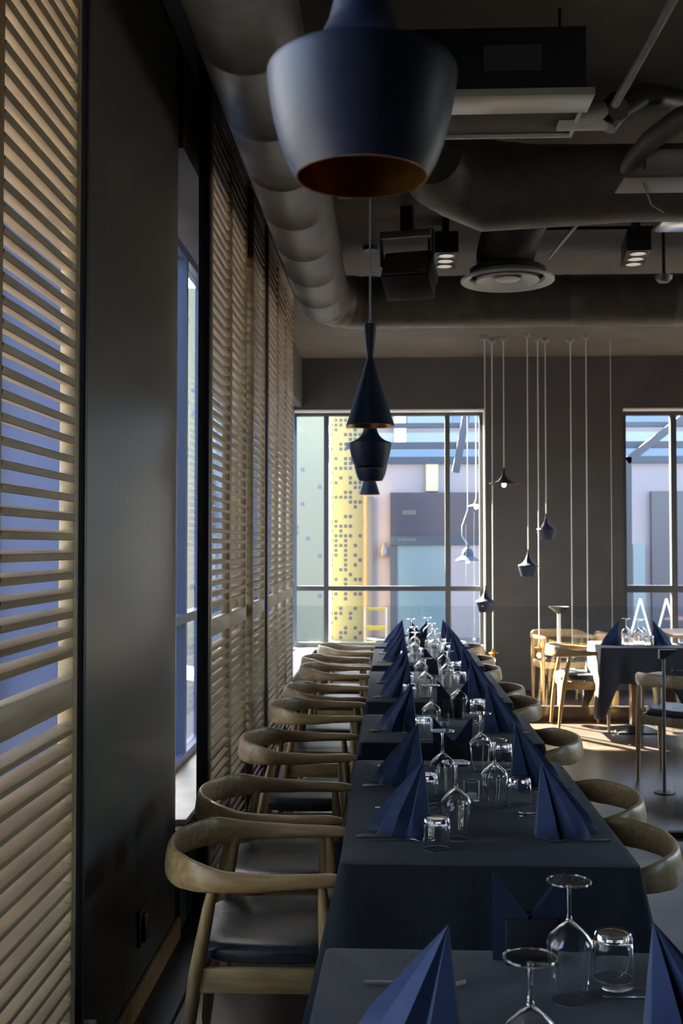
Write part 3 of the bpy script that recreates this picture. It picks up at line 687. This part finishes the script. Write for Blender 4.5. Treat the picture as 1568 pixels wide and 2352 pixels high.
# ================================================================= CEILING EQUIPMENT
# main duct: along the window wall, then across the room
t = thing('air_duct', 'big dusty brown air duct running along the windows and turning across the room', 'duct', (-.49, 3, 3.40))
bm = B(); pts = []; rs = []
y = -6.4
def addp(x, y_, r): pts.append((x, y_, 0)); rs.append(r)
while y < 4.75:
    addp(0, y, .187); addp(0, y+.27, .187); addp(0, y+.275, .1895); addp(0, y+.30, .1895); addp(0, y+.305, .187); y += .62
for k in range(13):
    a = R(90*k/12); addp(.32-.32*math.cos(a), 4.78+.32*math.sin(a), .188 if k % 3 else .193)
x = .4
while x < 6.2:
    addp(x, 5.10, .187); addp(x+.6, 5.10, .187); addp(x+.605, 5.10, .1895); addp(x+.63, 5.10, .1895); addp(x+.635, 5.10, .187); x += .75
tube(bm, pts, rs, 40); obj('duct_tube', bm, ductm, t)
for y in (-2.0, 0.3, 2.4):
    bm = B(); box(bm, -.21, -.195, y, y+.03, -.0, .35); box(bm, .195, .21, y, y+.03, -.0, .35); obj('hanger', bm, blackm, t, False)
# second duct across, nearer
t = thing('air_duct', 'crumpled brown air duct crossing above the round ceiling diffuser', 'duct', (0, 5.6, 3.44))
bm = B(); tube(bm, [(.20, -.30, .05), (.24, -.15, .04), (.34, -.02, .05), (.5, .02, .0), (.72, .0, -.01), (1.2, 0, 0), (2.4, 0, 0), (5.9, 0, 0)], [.14, .19, .215, .225, .205, .19, .19, .19], 32); obj('duct_tube', bm, ductm, t)
# AC unit
A = pt(1030, 225, 4.2); Bq = pt(1366, 222, 4.2)
t = thing('air_conditioning_unit', 'boxy dark ceiling air conditioning unit with a pale underside, behind the big lamp', 'air conditioner', (A.x-.45, 4.2, A.z))
W = Bq.x-A.x+.45
bm = B(); box(bm, 0, W-.03, .0, .42, .03, .27, bev=.006); obj('housing', bm, blackm, t)
bm = B(); box(bm, 0, W, -.01, .17, 0, .03, bev=.003); obj('silver_trim', bm, mat('silver_trim', (.55, .53, .48), .35, .4), t)
bm = B(); box(bm, .0, W-.02, .175, .40, .005, .03, bev=.003); obj('intake_panel', bm, ceilm, t)
bm = B(); box(bm, 0, W-.02, .40, .418, -.008, .028, bev=.003); box(bm, W-.035, W-.02, .17, .42, -.004, .03, bev=.002); obj('edge_bar', bm, paintw, t)
bm = B(); box(bm, W-.42, W-.20, -.004, .004, .10, .20); obj('label_plate', bm, mat('dull_plate', (.05, .05, .055), .5), t)
for x in (.05, W-.1):
    bm = B(); tube(bm, [(x, .2, .26), (x, .2, ZC-A.z-.002)], .006, 8); obj('hanger_rod', bm, blackm, t)
# round diffuser with flexible duct
p = pt(1165, 646, 6.9)
t = thing('ceiling_diffuser', 'round white ceiling air diffuser hanging on a black flexible duct', 'air diffuser', (p.x, 6.9, p.z))
bm = B(); lathe(bm, [(.29, 0), (.285, -.006), (.235, .012), (.225, .03), (.225, .05), (.29, .012), (.29, 0)], 56); obj('outer_ring', bm, paintw, t)
bm = B(); lathe(bm, [(.195, .0), (.19, -.004), (.09, .03), (.085, .045), (.10, .05), (.195, .008), (.195, 0)], 56); obj('middle_cone', bm, paintw, t)
bm = B(); lathe(bm, [(0, .004), (.07, .006), (.078, .012), (.05, .03), (0, .035)], 40); obj('centre_cone', bm, paintw, t)
bm = B(); lathe(bm, [(0, .055), (.222, .052), (.222, .03), (.235, .03), (.235, .075), (.18, .10), (0, .10)], 40); obj('plenum', bm, blackm, t)
bm = B(); pts = []; rs = []
for k in range(60):
    q = k/59; pts.append((-.02+.10*q**2, -.55*q**2.2, .09+.30*q)); rs.append(.175+(.005 if k % 2 else -.004))
tube(bm, pts, rs, 28); obj('flexible_duct', bm, mat('black_hose', (.035, .032, .03), .6), t)
# spot boxes
def spots(px, py, Y, label, rz=0):
    p = pt(px, py, Y); t = thing('spotlight_box', label, 'spotlight', (p.x, Y, p.z), rz, 'black three-lamp spotlight boxes on the ceiling')
    bm = B(); box(bm, -.075, .075, 0, .42, 0, .14, bev=.004); obj('housing', bm, blackm, t)
    bm = B(); box(bm, -.02, .02, .1, .3, .138, ZC-p.z-.001); obj('bracket', bm, blackm, t)
    for k in range(3):
        M = Matrix.Translation((0, .075+.135*k, 0))
        bm = B(); lathe(bm, [(.058, .0), (.058, -.006), (.05, -.006), (.05, 0), (.058, 0)], 28, M); obj('lamp_ring', bm, greym, t)
        bm = B(); lathe(bm, [(0, -.003), (.05, -.002), (.05, .002), (0, .002)], 28, M); obj('lamp_lens', bm, lensm, t)
spots(1026, 580, 7.1, 'black box of three ceiling spotlights between the speaker and the round diffuser')
spots(1468, 575, 7.1, 'black box of three ceiling spotlights at the right', R(-6))
p = pt(1550, 505, 5.9)
t = thing('spotlight_box', 'square silver-edged spotlight cut off by the right edge below the duct', 'spotlight', (p.x+.05, 5.9, p.z))
bm = B(); box(bm, -.12, .12, 0, .2, 0, .12, bev=.004); obj('housing', bm, blackm, t)
bm = B(); box(bm, -.115, .115, -.003, .19, -.012, 0, bev=.003); obj('lens', bm, chrome, t)
bm = B(); tube(bm, [(0, .1, .11), (0, .1, ZC-p.z-.001)], .008, 8); obj('rod', bm, blackm, t)
# speaker
p = pt(928, 640, 6.9)
t = thing('loudspeaker', 'dark angled loudspeaker on a ceiling bracket beside the pendant cord', 'loudspeaker', (p.x, 6.9, p.z+.02), R(-14))
MT = Matrix.Rotation(R(-32), 4, 'X')
bm = B(); vs = []
for z, wx_, in ((0, .155), (.20, .155)):
    pass
box(bm, -.155, .155, 0, .22, -.0, .21, MT, .01); obj('cabinet', bm, blackm, t)
bm = B(); box(bm, -.145, .145, -.012, .0, .01, .20, MT, .005); obj('grille', bm, mat('speaker_grille', (.07, .06, .05), .8), t)
bm = B(); box(bm, .09, .13, -.014, -.011, .022, .036, MT); obj('badge', bm, greym, t, False)
bm = B(); box(bm, -.17, -.162, .06, .12, .08, .30); box(bm, .162, .17, .06, .12, .08, .30); box(bm, -.17, .17, .06, .12, .295, .303); box(bm, -.04, .04, .06, .12, .30, ZC-p.z-.021); obj('bracket', bm, blackm, t, False)
bm = B(); box(bm, -.16, .16, .03, .055, .25, .295, bev=.003); obj('bracket_bar', bm, greym, t)
for px, py, Y, l in ((986, 648, 7.7, 'small round white smoke detector right of the loudspeaker'), (1524, 640, 7.6, 'small round smoke detector at the right under the duct')):
    p = pt(px, py, Y); t = thing('smoke_detector', l, 'smoke detector', (p.x, Y, p.z), 0, 'smoke detectors')
    bm = B(); lathe(bm, [(0, -.03), (.035, -.025), (.055, -.005), (.06, .02), (0, .02)], 28); obj('body', bm, greym, t)
    bm = B(); tube(bm, [(0, 0, .015), (0, 0, ZC-p.z-.001)], .012, 10); obj('stem', bm, blackm, t)
def pipe(name, pts_, r, m, label, cat='pipe'):
    bm = B(); tube(bm, pts_, r, 14); return tag(obj(name, bm, m), label, cat)
a, b_ = pt(1560, -30, 3.3), pt(1413, 238, 4.25)
pipe('ceiling_pipe', [a, b_], .017, ductm, 'slanting grey ceiling pipe in the top right corner')
a, b_ = pt(1368, 462, 6.2), pt(1262, 592, 7.3)
pipe('threaded_rod', [a, b_], .012, greym, 'thin ribbed slanting rod right of the flexible duct', 'rod')
t = thing('pipe_joint', 'dark pipe clamp and stub beside the air conditioning unit', 'pipe', pt(1405, 250, 4.5))
bm = B(); tube(bm, [(-.22, 0, -.03), (-.02, 0, -.03)], .055, 20); obj('stub', bm, paintw, t)
bm = B(); tube(bm, [(-.03, 0, -.07), (.0, 0, -.02), (.02, 0, .05)], [.05, .06, .035], 20); obj('clamp', bm, blackm, t)
c0 = pt(1420, 250, 4.4)
pipe('flexible_hose', [c0, pt(1480, 215, 4.6), pt(1540, 225, 4.8), pt(1600, 240, 4.9), pt(1700, 230, 5.0)], .045, blackm, 'black flexible hose curving off the pipe clamp at the upper right', 'hose')
pipe('flexible_hose', [pt(1640, 240, 4.6), pt(1560, 275, 4.7), pt(1490, 325, 4.8), pt(1450, 372, 4.9), pt(1436, 392, 4.95)], [.05, .05, .045, .04, .03], ductm, 'thick grey hose sloping down to the triangular bracket at the upper right', 'hose')
p = pt(1500, 405, 4.9); t = thing('floodlight', 'triangular silver floodlight bracket at the right edge below the hose', 'floodlight', p)
bm = B(); prism(bm, [(-.13, 0), (.02, .12), (.30, .12), (.30, 0)], .03, Matrix.Translation((0, .0, 0))); obj('reflector', bm, chrome, t, False)
bm = B(); box(bm, -.13, .30, -.02, .2, -.012, 0, bev=.003); obj('rim', bm, greym, t)
pipe('thin_cable', [pt(1483, 355, 4.85), pt(1478, 420, 4.95), pt(1495, 470, 5.2), pt(1530, 492, 5.6), pt(1550, 492, 5.9)], .004, blackm, 'thin black cable drooping from the floodlight to the square spotlight', 'cable')
pts_ = [(-.7+0*i, 0, 0) for i in range(1)]
a, b_ = pt(800, 636, 7.95), pt(1560, 645, 7.95)
pipe('conduit', [(1.0, 7.4, ZC-.03), (5.5, 7.4, ZC-.03)], .012, blackm, 'dark conduit running across the ceiling behind the diffuser', 'conduit')
bm = B(); box(bm, -.30, -.22, 4.9, 6.3, ZC-.16, ZC-.001, bev=.003)
tag(obj('cable_tray', bm, ductm), 'short brown metal tray on the ceiling beside the long duct', 'cable tray')
bm = B(); box(bm, -.84, -.80, 7.4, 10.2, 3.70, ZC-.001) if False else box(bm, -.72, -.69, 7.6, 9.3, ZC-.05, ZC-.001, bev=.002)
tag(obj('ceiling_channel', bm, greym), 'thin metal channel on the ceiling above the far shutters', 'channel')

# ================================================================= OUTSIDE
bm = B(); box(bm, -16, 16, 12.9, 45, -.3, -.1); box(bm, -16, -1.2, -20, 12.9, -.3, -.1); box(bm, -1.2, 16, -20, YB-.2, -.3, -.1); box(bm, XR+.2, 20, YB-.2, 12.9, -.3, -.1); struct('ground_outside', bm, pave)
YE = 21.0
def P(px, py, Y=YE): return pt(px, py, Y)
def slab(name, px0, px1, py0, py1, m, parent, Y=YE, d=.15, front=0):
    a = P(px0, py1, Y); b = P(px1, py0, Y); bm = B(); box(bm, a.x, b.x, Y-front, Y+d, a.z, b.z); return obj(name, bm, m, parent, False)
t = thing('shop_building', 'pale pink building with dark shop windows across the street, seen through the far windows', 'building', (0, 0, 0))
a = P(835, 1140); bm = B(); box(bm, -.6, 12, YE+.1, YE+3, -.1, 5.8); obj('wall', bm, pinkst, t, False)
slab('upper_panels', 700, 1900, 925, 975, bluep, t, d=.2, front=.05); slab('upper_panels', 700, 1900, 990, 1022, paleb, t, d=.2, front=.03); slab('upper_panels', 700, 1900, 1022, 1062, bluep, t, d=.2, front=.06)
slab('cladding_panel', 935, 1035, 946, 973, shopl, t, front=.09); slab('cladding_panel', 905, 932, 948, 1018, whitef, t, front=.09)
slab('shop_window', 896, 1110, 1131, 1232, shopg, t, front=.02); slab('sign_band', 896, 1110, 1232, 1252, steel, t, front=.06)
slab('shop_window', 912, 1022, 1252, 1500, shopl, t, front=.02); slab('window_edge', 896, 912, 1252, 1500, steel, t, front=.03)
slab('shop_window', 1036, 1110, 1252, 1500, MATS['pale_pink_stone'], t, front=.03)
slab('drain_pipe', 842, 856, 1140, 1500, steel, t, front=.1)
for px0 in (1498, 1700): slab('shop_window', px0, px0+170, 1128, 1500, shopg, t, front=.02)
slab('shop_window', 1455, 1480, 1250, 1480, shopl, t, front=.02)
slab('stain', 978, 1006, 1066, 1128, mat('beige_stone', (.58, .48, .32), .8), t, front=.004)
# faint row of small sign letters
for k in range(6): slab('sign_letter', 925+k*5.2, 928+k*5.2, 1172, 1182, greym, t, front=.03)
for k in range(6): slab('sign_letter', 915+k*7, 919+k*7, 1237, 1242, greym, t, front=.07)
# wall lamp
w_ = P(881, 1265); t = thing('wall_lamp', 'small grey wall lamp on the pale building outside', 'wall lamp', (w_.x, YE+.1, w_.z))
bm = B(); lathe(bm, [(0, -.12), (.06, -.1), (.08, .0), (.04, .08), (.03, .15), (0, .16)], 20, Matrix.Translation((0, -.12, 0))); obj('shade', bm, greym, t)
bm = B(); box(bm, -.03, .03, -.06, -.0, -.02, .04); obj('arm', bm, greym, t)
# steel canopy
t = thing('steel_canopy', 'dark steel canopy frame outside the far windows', 'canopy', (0, 0, 0))
for py, Y, th in ((978, 17, .07), (1024, 17, .10), (1058, 19, .12)):
    a = pt(700, py, Y); bm = B(); box(bm, -.7, 9, Y, Y+.1, a.z-th/2, a.z+th/2); obj('beam', bm, steel, t, False)
for (x0, y0), (x1, y1) in (((1072, 945), (1046, 1085)), ((1568, 960), (1438, 1060)), ((1440, 1050), (1442, 1480))):
    bm = B(); a, b_ = pt(x0, y0, 16.9), pt(x1, y1, 16.9); d = (b_-a); L_ = d.length; ang = math.atan2(d.x, -d.z)
    M = Matrix.Translation(a) @ Matrix.Rotation(-ang, 4, 'Y'); box(bm, -.055, .055, -.05, .05, -L_, 0, M); obj('strut', bm, steel, t, False)
# yellow perforated facades
a, b_ = P(760, 1500, 20.2), P(834, 930, 20.2)
bm = B(); box(bm, a.x, b_.x, 20.2, 20.6, -.1, 5.8); tag(obj('perforated_facade', bm, perf, None, False), 'yellow metal facade panel punched with small square holes, beyond the far window', 'facade')
bm = B(); box(bm, b_.x, b_.x+.06, 20.15, 20.6, -.1, 5.8); tag(obj('facade_edge', bm, golden, None, False), 'narrow orange-brown edge strip beside the yellow perforated facade', 'trim strip')
a = P(756, 1500, 19.4)
bm = B(); box(bm, -2.15, a.x-.06, 19.3, 19.7, -.1, 5.6); tag(obj('perforated_facade', bm, perf2, None, False), 'pale green-yellow textured facade left of the yellow perforated one', 'facade')
t = thing('glass_building', 'building with blue windows glimpsed through the shutters', 'building', (-3.3, 19.6, 0))
bm = B(); box(bm, -2.2, 1.1, 0, .4, -.1, 6); obj('wall', bm, bluep, t, False)
for i in range(5):
    for j in range(4):
        bm = B(); box(bm, -2.0+i*.6, -1.62+i*.6, -.03, .02, .5+j*1.35, 1.5+j*1.35); obj('window', bm, (shopg, paleb)[(i+j) % 2], t, False)
bm = B(); box(bm, -3.72, -3.22, 18.6, 18.8, -.1, 6); tag(obj('perforated_facade', bm, perf2, None, False), 'pale green facade strip seen through the narrow window beside the column', 'facade')
bm = B(); box(bm, -5.6, -5.2, 6.6, 18.0, -.1, 9.5); tag(obj('sun_blocking_building', bm, noisy(mat('sun_block_wall', (.3, .34, .45), .8), (.34, .37, .46), (.40, .43, .52), 1), None, False), 'tall blue-grey building out of view, added outside the window wall to block sun', 'building')  # unseen block, added to keep direct sun off the left windows
# outdoor bell lamp, and a small disc modelling a reflection in the window
G = 'lamps hanging outside the far window'
p = pt(1074, 1288, 13.6); t = thing('bell_pendant', 'blue-grey bell-shaped lamp on a slack cord outside the far window', 'pendant lamp', p, 0, G)
bm = B(); lathe(bm, [(.15, 0), (.148, .012), (.10, .04), (.075, .06), (.07, .10), (.05, .14), (.02, .16), (.012, .20), (0, .202)], 36); obj('shade', bm, mat('blue_enamel', (.035, .055, .11), .6, 0, .2), t)
bm = B(); lathe(bm, [(0, -.03), (.02, -.022), (.026, 0), (0, .01)], 16); obj('bulb', bm, bulbm, t)
bm = B(); tube(bm, [(0, 0, .19), (-.07, 0, .30), (-.07, 0, .42), (0, 0, .62), (.0, 0, 1.0), (0, 0, 1.9)], .006, 8); obj('cord', bm, cable, t)
bm = B(); tube(bm, [(0, -.70 if 1.9 > 1.5 else -.80, 1.9), (0, 0, 1.9)], .01, 8); obj('wall_arm', bm, steel, t)
p = pt(1093, 1163, 13.7); t = thing('disc_pendant', 'pale yellow-grey disc modelling a pendant reflection in the far window, above the bell lamp', 'pendant lamp', p, 0, G)
bm = B(); lathe(bm, [(.11, 0), (.08, .012), (.03, .03), (.012, .07), (0, .10)], 30); obj('shade', bm, mat('olive_enamel', (.10, .095, .06), .6, 0, .2), t)
bm = B(); lathe(bm, [(0, -.04), (.022, -.028), (.026, -.01), (.01, .005), (0, .005)], 16); obj('bulb', bm, bulbm, t)
bm = B(); tube(bm, [(0, 0, .09), (0, 0, 1.25)], .005, 8); obj('cord', bm, paintw, t)
bm = B(); tube(bm, [(0, -.70 if 1.25 > 1.5 else -.80, 1.25), (0, 0, 1.25)], .01, 8); obj('wall_arm', bm, steel, t)
# outdoor chair (yellow and white) and two patio tripod things
a = pt(862, 1450, 14.6); t = thing('garden_chair', 'white garden chair with yellow slats outside the far window', 'chair', (a.x, 14.6, -.1))
zt = pt(862, 1395, 14.6).z+.1
bm = B()
for sx in (-.14, .14): box(bm, sx-.012, sx+.012, -.012, .012, 0, zt, bev=.003)
for sx in (-.14, .14): box(bm, sx-.012, sx+.012, -.36, -.336, 0, .45)
box(bm, .128, .152, -.36, 0, .42, .45); box(bm, -.152, -.128, -.36, 0, .42, .45); obj('frame', bm, whitef, t)
bm = B(); box(bm, -.13, .13, -.014, .014, zt-.04, zt, bev=.003); box(bm, -.13, .13, -.014, .014, zt-.30, zt-.24, bev=.003); obj('back_slat', bm, yel, t)
bm = B(); box(bm, -.15, .15, -.36, -.01, .45, .475, bev=.006); obj('seat', bm, yel, t)
for px, l in ((1470, 'left'), (1530, 'right')):
    a = pt(px, 1375, 14.4); t = thing('trestle', f'white folding trestle outside the right-hand window, {l} one of two', 'trestle', (a.x, 14.4, -.1), 0, 'folding trestles outside'); h = a.z+.1
    for s in (-1, 1):
        bm = B(); tube(bm, [(0, 0, h), (s*.28, 0, 0)], .014, 10); obj('leg', bm, whitef, t)
    bm = B(); box(bm, -.14, .14, -.01, .01, h*.45, h*.45+.025); obj('crossbar', bm, whitef, t, False)
